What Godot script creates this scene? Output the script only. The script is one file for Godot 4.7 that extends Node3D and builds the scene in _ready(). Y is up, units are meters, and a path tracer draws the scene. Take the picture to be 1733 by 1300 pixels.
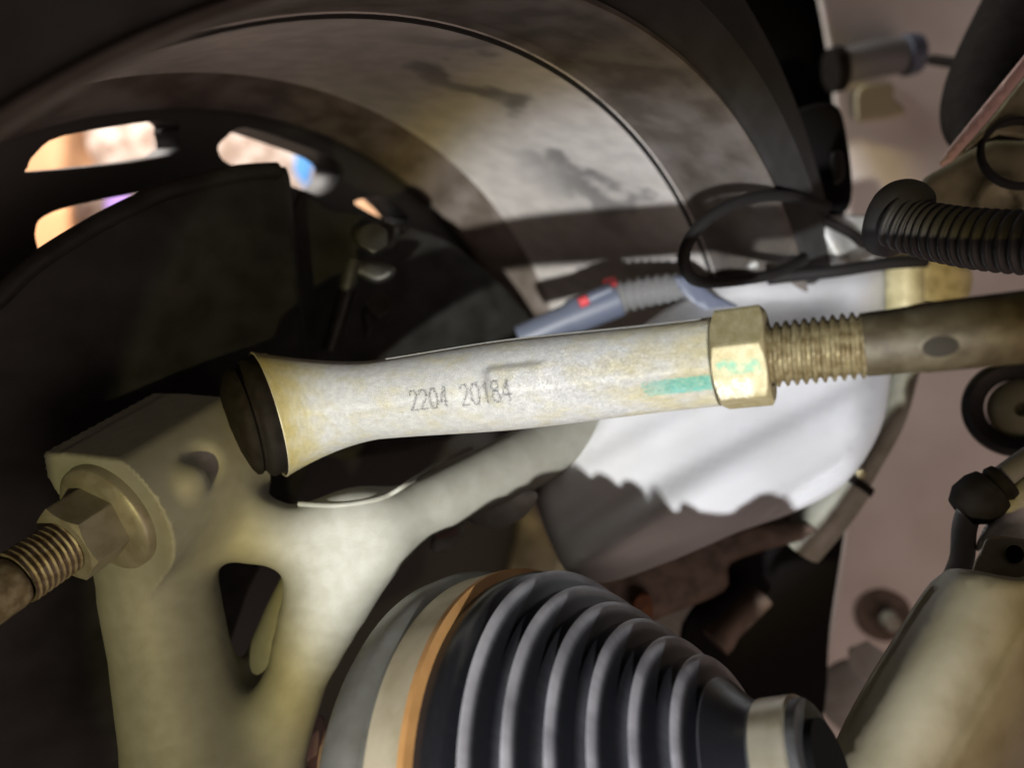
extends Node3D
# A close look into a front wheel well: a tie rod end on a cast steering knuckle, a drive shaft boot,
# the inside of the wheel and the body panels behind, in the beam of a hand torch.

const CAM := Vector3(0, 0.6, 0)
const LENS := 1335.0            # focal length of the view in photo pixels (photo 1733 x 1300)
var M := {}
var used := {}

# ------------------------------------------------------------------ places
func P(x: float, y: float, d: float) -> Vector3:      # a point of the well, d millimetres in front of the lens
	return CAM + Vector3((x - 866.5) / LENS, -(y - 650.0) / LENS, -1.0) * d * 0.001

func on_plane(x: float, y: float, o: Vector3, n: Vector3) -> Vector3:
	var dir := Vector3((x - 866.5) / LENS, -(y - 650.0) / LENS, -1.0)
	return CAM + dir * ((o - CAM).dot(n) / dir.dot(n))

# ------------------------------------------------------------------ mesh building
class Shape:
	var v := PackedVector3Array()
	var n := PackedVector3Array()
	var uv := PackedVector2Array()
	var ix := PackedInt32Array()
	func put(p: Vector3, q: Vector3, t := Vector2.ZERO) -> int:
		v.append(p); n.append(q); uv.append(t)
		return v.size() - 1
	func tri(a: int, b: int, c: int) -> void:
		var g := (v[b] - v[a]).cross(v[c] - v[a])
		if g.dot(n[a] + n[b] + n[c]) > 0.0:
			ix.append(a); ix.append(c); ix.append(b)
		else:
			ix.append(a); ix.append(b); ix.append(c)
	func quad(a: int, b: int, c: int, d: int) -> void:
		tri(a, b, c); tri(a, c, d)
	func flat(pts: Array, nn: Vector3) -> void:
		var k := []
		for p in pts: k.append(put(p, nn))
		for i in range(1, k.size() - 1): tri(k[0], k[i], k[i + 1])
	func mesh() -> ArrayMesh:
		var a := []
		a.resize(Mesh.ARRAY_MAX)
		a[Mesh.ARRAY_VERTEX] = v; a[Mesh.ARRAY_NORMAL] = n; a[Mesh.ARRAY_TEX_UV] = uv; a[Mesh.ARRAY_INDEX] = ix
		var m := ArrayMesh.new()
		m.add_surface_from_arrays(Mesh.PRIMITIVE_TRIANGLES, a)
		return m

func numbered(called: String) -> String:
	var k: int = used.get(called, 0)
	used[called] = k + 1
	return called if k == 0 else "%s_%03d" % [called, k]

func obj(called: String, s, m: Material, parent: Node = null) -> MeshInstance3D:
	var o := MeshInstance3D.new()
	o.mesh = s.mesh() if s is Shape else s
	o.material_override = m
	o.cast_shadow = GeometryInstance3D.SHADOW_CASTING_SETTING_DOUBLE_SIDED
	if parent:
		o.name = called
		var k := 0
		while parent.has_node(NodePath(o.name)):
			k += 1
			o.name = "%s_%03d" % [called, k]
		parent.add_child(o, true)
	else:
		o.name = numbered(called)
		add_child(o, true)
	return o

func tag(o: Node, label: String, category: String, group := "") -> Node:
	o.set_meta("label", label); o.set_meta("category", category)
	if group: o.set_meta("group", group)
	return o

func thing(called: String, label: String, category: String, group := "") -> Node3D:
	var o := Node3D.new()
	o.name = numbered(called)
	add_child(o, true)
	tag(o, label, category, group)
	return o

# a turned shape: prof holds (distance along the axis, radius) in mm, out of o along dir; sharp corners stay sharp
func lathe(o: Vector3, dir: Vector3, prof: Array, seg := 64, s: Shape = null, a0 := 0.0, a1 := TAU) -> Shape:
	if s == null: s = Shape.new()
	dir = dir.normalized()
	var e1 := (Vector3.UP if absf(dir.y) < 0.8 else Vector3.RIGHT).cross(dir).normalized()
	var e2 := dir.cross(e1)
	var sn := []
	for i in prof.size() - 1:
		var d: Vector2 = prof[i + 1] - prof[i]
		sn.append(Vector2(-d.y, d.x).normalized())       # (along, radial): left of the direction of travel
	for i in prof.size() - 1:
		var na: Vector2 = sn[i]
		var nb: Vector2 = sn[i]
		if i > 0 and sn[i - 1].dot(sn[i]) > 0.72: na = (sn[i - 1] + sn[i]).normalized()
		if i < sn.size() - 1 and sn[i + 1].dot(sn[i]) > 0.72: nb = (sn[i + 1] + sn[i]).normalized()
		var ra := []
		var rb := []
		for k in seg + 1:
			var t := a0 + (a1 - a0) * k / seg
			var rad := e1 * cos(t) + e2 * sin(t)
			var pa: Vector2 = prof[i]
			var pb: Vector2 = prof[i + 1]
			ra.append(s.put(o + (dir * pa.x + rad * pa.y) * 0.001, (dir * na.x + rad * na.y).normalized(), Vector2(float(k) / seg, pa.x * 0.05)))
			rb.append(s.put(o + (dir * pb.x + rad * pb.y) * 0.001, (dir * nb.x + rad * nb.y).normalized(), Vector2(float(k) / seg, pb.x * 0.05)))
		for k in seg:
			s.quad(ra[k], ra[k + 1], rb[k + 1], rb[k])
	return s

func spline(pts: Array, per: int) -> Array:
	var out := []
	for i in pts.size() - 1:
		var a: Vector3 = pts[maxi(i - 1, 0)]
		var b: Vector3 = pts[i]
		var c: Vector3 = pts[i + 1]
		var d: Vector3 = pts[mini(i + 2, pts.size() - 1)]
		for k in per: out.append(b.cubic_interpolate(c, a, d, float(k) / per))
	out.append(pts[-1])
	return out

# a tube through points; radius(mm) as a number or as a function of (length so far in mm, share of the length)
func tube(pts: Array, radius, seg := 20, per := 12, s: Shape = null, capped := true) -> Shape:
	if s == null: s = Shape.new()
	var path := spline(pts, per)
	var total := 0.0
	for i in path.size() - 1: total += path[i].distance_to(path[i + 1])
	var run := 0.0
	var side := Vector3.ZERO
	var rings := []
	for i in path.size():
		var dir: Vector3 = (path[mini(i + 1, path.size() - 1)] - path[maxi(i - 1, 0)]).normalized()
		if i > 0: run += path[i].distance_to(path[i - 1])
		side = side - dir * side.dot(dir) if side != Vector3.ZERO else (Vector3.UP if absf(dir.y) < 0.8 else Vector3.RIGHT).cross(dir)
		side = side.normalized()
		var up := dir.cross(side)
		var r: float = radius.call(run * 1000.0, run / total) if radius is Callable else float(radius)
		var dr := 0.0
		if radius is Callable:
			dr = (radius.call(run * 1000.0 + 0.05, run / total) - radius.call(run * 1000.0 - 0.05, run / total)) / 0.1
		var ring := []
		for k in seg + 1:
			var t := TAU * k / seg
			var rad := side * cos(t) + up * sin(t)
			ring.append(s.put(path[i] + rad * r * 0.001, (rad - dir * clampf(dr, -3, 3)).normalized(), Vector2(float(k) / seg, run * 50)))
		rings.append(ring)
	for i in rings.size() - 1:
		for k in seg: s.quad(rings[i][k], rings[i][k + 1], rings[i + 1][k + 1], rings[i + 1][k])
	if capped:
		for e in [0, rings.size() - 1]:
			var nn: Vector3 = (path[0] - path[1]).normalized() if e == 0 else (path[-1] - path[-2]).normalized()
			var pts2 := []
			for k in seg: pts2.append(s.v[rings[e][k]])
			s.flat(pts2, nn)
	return s

# a six-sided nut with turned chamfers: across is the distance between flats, hole the radius of the bore (mm)
func hex_nut(o: Vector3, dir: Vector3, across: float, high: float, hole: float, roll := 0.0, chamfer := 0.55) -> Shape:
	var s := Shape.new()
	dir = dir.normalized()
	var e1 := (Vector3.UP if absf(dir.y) < 0.8 else Vector3.RIGHT).cross(dir).normalized()
	var e2 := dir.cross(e1)
	var ap := across * 0.5
	var rc := ap * 0.985
	for f in 6:
		var fn := e1 * cos(roll + f * PI / 3) + e2 * sin(roll + f * PI / 3)
		var low := []
		var top := []
		var mid := []
		for k in 13:
			var t := (k / 12.0 - 0.5) * PI / 3
			var r := ap / cos(t)
			var rad := e1 * cos(roll + f * PI / 3 + t) + e2 * sin(roll + f * PI / 3 + t)
			var bend := (fn + rad * 0.0).normalized()
			if k < 1 or k > 11: bend = (fn + rad * 0.9).normalized()
			var drop := maxf(r - rc, 0.05) * chamfer
			low.append([o + (rad * r + dir * drop) * 0.001, bend, rad, r])
			top.append([o + (rad * r + dir * (high - drop)) * 0.001, bend, rad, r])
		for k in 12:
			var va := (f + k / 12.0) / 6.0
			var vb := (f + (k + 1) / 12.0) / 6.0
			s.quad(s.put(low[k][0], low[k][1], Vector2(0.02, va)), s.put(low[k + 1][0], low[k + 1][1], Vector2(0.02, vb)), s.put(top[k + 1][0], top[k + 1][1], Vector2(0.98, vb)), s.put(top[k][0], top[k][1], Vector2(0.98, va)))
			for e in [0, 1]:
				var h := 0.0 if e == 0 else high
				var sgn := -1.0 if e == 0 else 1.0
				var row: Array = low if e == 0 else top
				var ca: Vector3 = (dir * sgn + row[k][2] * chamfer).normalized()
				var cb: Vector3 = (dir * sgn + row[k + 1][2] * chamfer).normalized()
				var ia: Vector3 = o + (row[k][2] * rc + dir * h) * 0.001
				var ib: Vector3 = o + (row[k + 1][2] * rc + dir * h) * 0.001
				s.quad(s.put(row[k][0], ca), s.put(row[k + 1][0], cb), s.put(ib, cb), s.put(ia, ca))
				var ja: Vector3 = o + (row[k][2] * hole + dir * h) * 0.001
				var jb: Vector3 = o + (row[k + 1][2] * hole + dir * h) * 0.001
				s.quad(s.put(ia, dir * sgn), s.put(ib, dir * sgn), s.put(jb, dir * sgn), s.put(ja, dir * sgn))
	return s

# screw thread: a helical ridge round a core (radii and pitch in mm)
func thread(o: Vector3, dir: Vector3, length: float, r_out: float, r_in: float, pitch: float, seg := 48) -> Shape:
	var s := Shape.new()
	dir = dir.normalized()
	var e1 := (Vector3.UP if absf(dir.y) < 0.8 else Vector3.RIGHT).cross(dir).normalized()
	var e2 := dir.cross(e1)
	var per := 10
	var rows := int(length / pitch * per)
	var rings := []
	for i in rows + 1:
		var a := i * pitch / per
		var ring := []
		for k in seg + 1:
			var t := TAU * k / seg
			var ph := fposmod(a / pitch + float(k) / seg, 1.0)
			var tri := 1.0 - absf(ph * 2.0 - 1.0)
			var h := smoothstep(0.12, 0.92, tri)
			var slope := (1.0 if ph < 0.5 else -1.0) * (1.0 if tri > 0.12 and tri < 0.92 else 0.0)
			var r := lerpf(r_in, r_out, h)
			var rad := e1 * cos(t) + e2 * sin(t)
			ring.append(s.put(o + (dir * a + rad * r) * 0.001, (rad - dir * slope * 1.3).normalized(), Vector2(float(k) / seg, a * 0.05)))
		rings.append(ring)
	for i in rows:
		for k in seg: s.quad(rings[i][k], rings[i][k + 1], rings[i + 1][k + 1], rings[i + 1][k])
	return s

# a sheet or casting with an outline: its face follows depth(x, y) in mm, its rim is rounded by `round` mm, its back lies `thick` mm behind
func relief(outline: Array, depth: Callable, thick: float, step: float, round := 0.0, smooth := true) -> Shape:
	var s := Shape.new()
	var ring := PackedVector2Array()
	var src := outline.duplicate()
	if smooth:
		var m := src.size()
		var fine := []
		for i in m:
			var a: Vector2 = src[(i - 1 + m) % m]
			var b: Vector2 = src[i]
			var c: Vector2 = src[(i + 1) % m]
			var d: Vector2 = src[(i + 2) % m]
			for k in 4: fine.append(b.cubic_interpolate(c, a, d, k / 4.0))
		src = fine
	for i in src.size():
		var a: Vector2 = src[i]
		var b: Vector2 = src[(i + 1) % src.size()]
		var k := maxi(1, int(a.distance_to(b) / step))
		for j in k: ring.append(a.lerp(b, float(j) / k))
	var pts := ring.duplicate()
	var lo := ring[0]
	var hi := ring[0]
	for p in ring: lo = lo.min(p); hi = hi.max(p)
	var rpx := round * LENS / maxf(depth.call((lo.x + hi.x) / 2, (lo.y + hi.y) / 2), 1.0)
	var inner := []
	if round > 0.0:
		for f in [0.12, 0.35, 0.7, 1.1]:
			for poly in Geometry2D.offset_polygon(ring, -rpx * f):
				for i in poly.size():
					var b: Vector2 = poly[(i + 1) % poly.size()]
					var k := maxi(1, int(poly[i].distance_to(b) / step))
					for j in k: pts.append(poly[i].lerp(b, float(j) / k))
	var y := lo.y + step * 0.37
	var odd := 0
	while y < hi.y:
		var x := lo.x + step * (0.31 + 0.5 * odd)
		while x < hi.x:
			var q := Vector2(x, y)
			if Geometry2D.is_point_in_polygon(q, ring) and edge_gap(q, ring) > maxf(step * 0.45, rpx * 1.15): pts.append(q)
			x += step
		y += step * 0.87
		odd = 1 - odd
	# keep the points apart and off any regular grid, so that the triangulation stays clean
	var rng := RandomNumberGenerator.new()
	rng.seed = 7
	var cellmap := {}
	var kept := PackedVector2Array()
	for i in pts.size():
		var q := pts[i]
		if i >= ring.size(): q += Vector2(rng.randf() - 0.5, rng.randf() - 0.5) * minf(step * 0.12, 1.0)
		var key := Vector2i((q / 2.0).floor())
		var close := false
		if i >= ring.size():
			for ky in 3:
				for kx in 3:
					for other in cellmap.get(key + Vector2i(kx - 1, ky - 1), []):
						if kept[other].distance_to(q) < 1.6: close = true
		if close: continue
		if not cellmap.has(key): cellmap[key] = []
		cellmap[key].append(kept.size())
		kept.append(q)
	pts = kept
	var tris := Geometry2D.triangulate_delaunay(pts)
	var pos := PackedVector3Array()
	var nor := PackedVector3Array()
	for i in pts.size():
		var d: float = depth.call(pts[i].x, pts[i].y)
		if round > 0.0:
			var e := 0.0 if i < ring.size() else edge_gap(pts[i], ring)
			var t := clampf(1.0 - e / rpx, 0.0, 1.0)
			d += round * (1.0 - sqrt(1.0 - t * t))
		pos.append(P(pts[i].x, pts[i].y, d))
		nor.append(Vector3.ZERO)
	var keep := []
	for i in range(0, tris.size(), 3):
		var c := (pts[tris[i]] + pts[tris[i + 1]] + pts[tris[i + 2]]) / 3.0
		if not Geometry2D.is_point_in_polygon(c, ring): continue
		var g := (pos[tris[i + 1]] - pos[tris[i]]).cross(pos[tris[i + 2]] - pos[tris[i]])
		if g.dot(CAM - pos[tris[i]]) < 0: g = -g
		keep.append(i)
		for k in 3: nor[tris[i + k]] += g
	var off := []
	for i in pts.size():
		off.append(s.put(pos[i], nor[i].normalized(), pts[i] * 0.002))
	for i in keep: s.tri(tris[i], tris[i + 1], tris[i + 2])
	var back := []
	for i in pts.size():
		back.append(s.put(pos[i] + (pos[i] - CAM).normalized() * thick * 0.001, -nor[i].normalized(), pts[i] * 0.002))
	for i in keep: s.tri(back[tris[i]], back[tris[i + 1]], back[tris[i + 2]])
	var m2 := ring.size()
	var area := 0.0
	for i in m2: area += ring[i].cross(ring[(i + 1) % m2])
	for i in m2:
		var j := (i + 1) % m2
		var e := ring[j] - ring[i]
		var o2 := Vector2(e.y, -e.x).normalized() * (1.0 if area > 0 else -1.0)
		var nn := Vector3(o2.x, -o2.y, 0)
		s.quad(s.put(pos[i], nn), s.put(pos[j], nn), s.put(s.v[back[j]], nn), s.put(s.v[back[i]], nn))
	return s

func edge_gap(q: Vector2, ring: PackedVector2Array) -> float:
	var best := 1e9
	for i in ring.size():
		var c := Geometry2D.get_closest_point_to_segment(q, ring[i], ring[(i + 1) % ring.size()])
		best = minf(best, c.distance_squared_to(q))
	return sqrt(best)

func pv(a: Array) -> Array:
	var out := []
	for i in range(0, a.size(), 2): out.append(Vector2(a[i], a[i + 1]))
	return out

# closed skin of a distance field (surface nets); lengths in metres
func skin(f: Callable, lo: Vector3, hi: Vector3, h: float) -> Shape:
	var s := Shape.new()
	var nx := int(ceil((hi.x - lo.x) / h / 4)) * 4
	var ny := int(ceil((hi.y - lo.y) / h / 4)) * 4
	var nz := int(ceil((hi.z - lo.z) / h / 4)) * 4
	var sx := nx + 1
	var sxy := sx * (ny + 1)
	var val := PackedFloat32Array()
	val.resize(sxy * (nz + 1))
	val.fill(1.0)
	var done := PackedByteArray()
	done.resize(val.size())
	for bz in nz / 4:
		for by in ny / 4:
			for bx in nx / 4:
				var c := lo + Vector3(bx * 4 + 2, by * 4 + 2, bz * 4 + 2) * h
				var d: float = f.call(c)
				var near := absf(d) < h * 4.6
				for z in 5:
					for y in 5:
						for x in 5:
							var i := bx * 4 + x + (by * 4 + y) * sx + (bz * 4 + z) * sxy
							if done[i]: continue
							if near:
								val[i] = f.call(lo + Vector3(bx * 4 + x, by * 4 + y, bz * 4 + z) * h)
								done[i] = 1
							else:
								val[i] = d
	var at := {}
	var off := [0, 1, sx, sx + 1, sxy, sxy + 1, sxy + sx, sxy + sx + 1]
	var edges := [[0, 1], [2, 3], [4, 5], [6, 7], [0, 2], [1, 3], [4, 6], [5, 7], [0, 4], [1, 5], [2, 6], [3, 7]]
	var cor := [Vector3(0, 0, 0), Vector3(1, 0, 0), Vector3(0, 1, 0), Vector3(1, 1, 0), Vector3(0, 0, 1), Vector3(1, 0, 1), Vector3(0, 1, 1), Vector3(1, 1, 1)]
	var g := h * 0.6
	for z in nz:
		for y in ny:
			for x in nx:
				var i := x + y * sx + z * sxy
				var neg := 0
				for k in 8:
					if val[i + off[k]] < 0.0: neg += 1
				if neg == 0 or neg == 8: continue
				var sum := Vector3.ZERO
				var cnt := 0
				for e in edges:
					var a: float = val[i + off[e[0]]]
					var b: float = val[i + off[e[1]]]
					if (a < 0.0) != (b < 0.0):
						sum += cor[e[0]].lerp(cor[e[1]], a / (a - b))
						cnt += 1
				var p := lo + (Vector3(x, y, z) + sum / cnt) * h
				var nn := Vector3(f.call(p + Vector3(g, 0, 0)) - f.call(p - Vector3(g, 0, 0)), f.call(p + Vector3(0, g, 0)) - f.call(p - Vector3(0, g, 0)), f.call(p + Vector3(0, 0, g)) - f.call(p - Vector3(0, 0, g))).normalized()
				at[i] = s.put(p, nn)
	for z in range(1, nz):
		for y in range(1, ny):
			for x in range(1, nx):
				var i := x + y * sx + z * sxy
				var a := val[i] < 0.0
				if a != (val[i + 1] < 0.0): s.quad(at[i - sx - sxy], at[i - sxy], at[i], at[i - sx])
				if a != (val[i + sx] < 0.0): s.quad(at[i - 1 - sxy], at[i - sxy], at[i], at[i - 1])
				if a != (val[i + sxy] < 0.0): s.quad(at[i - 1 - sx], at[i - sx], at[i], at[i - 1])
	return s

func smin(a: float, b: float, k: float) -> float:
	var h := maxf(k - absf(a - b), 0.0) / k
	return minf(a, b) - h * h * k * 0.25

func cone(p: Vector3, a: Vector3, b: Vector3, ra: float, rb: float) -> float:
	var ab := b - a
	var t := clampf((p - a).dot(ab) / ab.length_squared(), 0.0, 1.0)
	return p.distance_to(a + ab * t) - lerpf(ra, rb, t)

# ------------------------------------------------------------------ materials
func noise(freq: float, ramp: Array, seed_ := 1, octaves := 4, kind := FastNoiseLite.TYPE_SIMPLEX_SMOOTH, size := 512, normal := 0.0) -> NoiseTexture2D:
	var n := FastNoiseLite.new()
	n.noise_type = kind; n.frequency = freq; n.seed = seed_; n.fractal_octaves = octaves
	var t := NoiseTexture2D.new()
	t.width = size; t.height = size; t.seamless = true; t.noise = n
	if normal > 0.0:
		t.as_normal_map = true; t.bump_strength = normal
	elif ramp.size():
		var g := Gradient.new()
		g.offsets = PackedFloat32Array(); g.colors = PackedColorArray()
		for r in ramp: g.add_point(r[0], r[1])
		while g.get_point_count() > ramp.size(): g.remove_point(0)
		t.color_ramp = g
	return t

func C(r: float, g: float, b: float) -> Color:
	return Color(r, g, b).linear_to_srgb()

func mat(col: Color, rough: float, metal := 0.0, tex: Texture2D = null, scale := 20.0, bump: Texture2D = null, bump_mm := 0.1, spec := 0.5) -> StandardMaterial3D:
	var m := StandardMaterial3D.new()
	m.albedo_color = col; m.roughness = rough; m.metallic = metal; m.metallic_specular = spec
	m.uv1_triplanar = true; m.uv1_world_triplanar = true; m.uv1_scale = Vector3.ONE * scale
	if tex: m.albedo_texture = tex
	if bump:
		m.heightmap_enabled = true; m.heightmap_texture = bump; m.heightmap_scale = bump_mm * 0.1
	return m

func make_materials() -> void:
	var fine := noise(0.12, [], 3, 3)
	var soft := noise(0.02, [], 5, 4)
	var blotch := noise(0.012, [[0.25, Color(0.86, 0.85, 0.81)], [0.5, Color(0.95, 0.95, 0.94)], [0.75, Color(1, 1, 1)]], 8, 5)
	var dirt := noise(0.014, [[0.25, Color(0.72, 0.70, 0.66)], [0.5, Color(0.9, 0.89, 0.87)], [0.7, Color(1, 1, 1)]], 12, 5)
	var grain := noise(0.2, [[0.2, Color(0.55, 0.55, 0.53)], [0.5, Color(0.85, 0.85, 0.84)], [0.72, Color(1, 1, 1)]], 21, 2)
	var rusty := noise(0.02, [[0.25, Color(0.66, 0.6, 0.5)], [0.5, Color(0.88, 0.85, 0.78)], [0.7, Color(1, 1, 0.97)]], 31, 5)
	M.cast = mat(C(0.268, 0.268, 0.235), 0.6, 0.1, noise(0.05, [[0.2, Color(0.94, 0.935, 0.92)], [0.75, Color(1, 1, 1)]], 61, 6), 6.0, noise(0.33, [], 62, 2), 0.05)
	M.machined = mat(C(0.34, 0.33, 0.27), 0.5, 0.4, blotch, 14.0, fine, 0.03)
	M.zinc_nut = mat(C(0.34, 0.30, 0.185), 0.5, 0.35, blotch, 30.0, fine, 0.05)
	M.stud_nut = mat(C(0.30, 0.28, 0.22), 0.45, 0.4, blotch, 24.0, fine, 0.04)
	M.thread = mat(C(0.26, 0.225, 0.135), 0.5, 0.35, rusty, 30.0, fine, 0.05)
	M.stud = mat(C(0.30, 0.26, 0.20), 0.5, 0.4, rusty, 25.0)
	M.rod = mat(C(0.09, 0.078, 0.05), 0.6, 0.25, rusty, 14.0, soft, 0.2)
	M.oval = mat(C(0.035, 0.032, 0.026), 0.95, 0.0, null, 20.0, null, 0.1, 0.1)
	M.rim_zinc = mat(C(0.46, 0.43, 0.32), 0.5, 0.3, blotch, 20.0)
	M.rubber = mat(C(0.013, 0.012, 0.0115), 0.66, 0.0, null, 20.0, fine, 0.03, 0.35)
	M.rubber_dull = mat(C(0.014, 0.012, 0.011), 0.8, 0.0, dirt, 20.0, null, 0.1, 0.25)
	M.boot = mat(Color(1, 1, 1), 0.3)
	M.boot.uv1_triplanar = false; M.boot.uv1_world_triplanar = false
	M.boot_neck = mat(C(0.075, 0.077, 0.08), 0.5, 0.0, dirt, 20.0)
	M.housing = mat(C(0.17, 0.17, 0.16), 0.45, 0.4, blotch, 16.0, fine, 0.05)
	M.clamp = mat(C(0.50, 0.44, 0.33), 0.45, 0.3, blotch, 14.0)
	M.rust_stripe = mat(C(0.46, 0.24, 0.085), 0.75, 0.0, blotch, 12.0)
	M.band = mat(C(0.52, 0.48, 0.38), 0.35, 0.5, blotch, 20.0)
	M.wheel = mat(C(0.54, 0.515, 0.50), 0.5, 0.1)
	M.wheel.uv1_triplanar = false; M.wheel.uv1_world_triplanar = false
	M.wheel.uv1_scale = Vector3(1, 0.1, 1)
	M.flange = mat(C(0.13, 0.115, 0.105), 0.6, 0.0, dirt, 6.0)  # rim flange toned darker to hold back the light on it
	M.shaded_band = mat(C(0.20, 0.17, 0.155), 0.5, 0.1, dirt, 6.0)  # same wheel metal, its shading put into a darker colour
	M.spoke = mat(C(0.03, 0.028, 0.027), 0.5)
	M.tyre = mat(C(0.022, 0.022, 0.022), 0.8, 0.0, dirt, 8.0, fine, 0.15)
	M.shield = mat(C(0.026, 0.026, 0.025), 0.5, 0.0, dirt, 8.0, null, 0.1, 0.3)
	M.caliper = mat(C(0.03, 0.03, 0.028), 0.45, 0.4, dirt, 12.0)
	M.arm = mat(C(0.58, 0.585, 0.605), 0.42, 0.1, noise(0.01, [[0.2, Color(0.94, 0.94, 0.93)], [0.7, Color(1, 1, 1)]], 71, 3), 4.0)
	M.panel = mat(C(0.72, 0.67, 0.64), 0.6, 0.0, noise(0.008, [[0.2, Color(0.93, 0.92, 0.91)], [0.7, Color(1, 1, 1)]], 51, 4), 3.0)
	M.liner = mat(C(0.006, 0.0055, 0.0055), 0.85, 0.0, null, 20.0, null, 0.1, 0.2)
	M.sealant = mat(C(0.42, 0.38, 0.24), 0.6)
	M.olive = mat(C(0.20, 0.185, 0.11), 0.55, 0.1, blotch, 10.0, soft, 0.1)
	M.ridge = mat(C(0.27, 0.245, 0.17), 0.5, 0.1, blotch, 8.0, soft, 0.15)
	M.yellow = mat(C(0.66, 0.60, 0.36), 0.5, 0.1, blotch, 20.0)
	M.conduit = mat(C(0.026, 0.025, 0.026), 0.62)
	M.connector = mat(C(0.10, 0.115, 0.16), 0.45)
	M.red = mat(C(0.55, 0.06, 0.07), 0.4)
	M.grey_rubber = mat(C(0.17, 0.17, 0.17), 0.6)
	M.grey = mat(C(0.52, 0.52, 0.51), 0.5, 0.2, blotch, 15.0)
	M.pipe = mat(C(0.34, 0.34, 0.29), 0.55, 0.1, blotch, 12.0)
	M.brown = mat(C(0.12, 0.085, 0.065), 0.7, 0.0, dirt, 12.0)
	M.orange = mat(C(0.16, 0.06, 0.02), 0.8, 0.0, dirt, 30.0)
	M.pinkish = mat(C(0.42, 0.28, 0.25), 0.5)

# ------------------------------------------------------------------ writing on the tie rod
func stroke(im: Image, pts: Array, c: Color, w: float, rng: RandomNumberGenerator, keep: float) -> void:
	for i in pts.size() - 1:
		var a: Vector2 = pts[i]
		var b: Vector2 = pts[i + 1]
		var k := int(a.distance_to(b) * 1.2) + 1
		for j in k + 1:
			if rng.randf() > keep: continue
			var p := a.lerp(b, float(j) / k) + Vector2(rng.randfn(0, w * 0.45), rng.randfn(0, w * 0.45))
			var q := Vector2i(p)
			im.fill_rect(Rect2i(q.x, q.y, 2 + rng.randi() % 2, 1 + rng.randi() % 2), c.lerp(Color(0.62, 0.62, 0.6), rng.randf() * 0.5))

func shaft_texture() -> ImageTexture:
	# u runs along the shaft (2048), v round it (512); zinc with grey bloom, yellow chromate stains, a dotted date and a paint mark
	var W := 2048
	var H := 768
	var n1 := FastNoiseLite.new(); n1.seed = 4; n1.frequency = 0.006; n1.fractal_octaves = 4
	var n2 := FastNoiseLite.new(); n2.seed = 9; n2.frequency = 0.19; n2.fractal_octaves = 2
	var n3 := FastNoiseLite.new(); n3.seed = 17; n3.frequency = 0.02; n3.fractal_octaves = 3
	var im := Image.create(W, H, false, Image.FORMAT_RGB8)
	var zinc := Color(0.78, 0.78, 0.765)
	var yel := Color(0.76, 0.71, 0.50)
	for y in H:
		for x in W:
			var a := n1.get_noise_2d(x, y * 1.3)
			var g := n2.get_noise_2d(x, y)
			var e := n3.get_noise_2d(x, y)
			var u := float(x) / W
			var k := clampf(0.02 + a * 0.45 + smoothstep(0.74, 0.97, u) * 0.42 + smoothstep(0.22, 0.02, u) * 0.75, 0.0, 1.0)
			var c := zinc.lerp(yel, k)
			var b := 0.95 + g * 0.26 + e * 0.06
			im.set_pixel(x, y, Color(clampf(c.r * b, 0, 1), clampf(c.g * b, 0, 1), clampf(c.b * b, 0, 1)))
	return im_marks(im, W, H)

const GLYPHS := {
	"2": [[0, 0.2, 0.2, 0, 0.7, 0, 1, 0.22, 0.85, 0.45, 0, 1, 1, 1]],
	"0": [[0.3, 0, 0.7, 0, 1, 0.25, 1, 0.75, 0.7, 1, 0.3, 1, 0, 0.75, 0, 0.25, 0.3, 0]],
	"4": [[1, 0.68, 0, 0.68, 0.68, 0, 0.68, 1]],
	"1": [[0.15, 0.2, 0.55, 0, 0.55, 1]],
	"8": [[0.3, 0, 0.7, 0, 0.95, 0.2, 0.7, 0.45, 0.3, 0.45, 0.05, 0.2, 0.3, 0], [0.3, 0.45, 0.7, 0.45, 1, 0.75, 0.7, 1, 0.3, 1, 0, 0.75, 0.3, 0.45]],
}
var text_at := Rect2(0.425, 0.48, 0.225, 0.135)
var paint_at := Rect2(0.885, 0.59, 0.115, 0.125)

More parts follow.
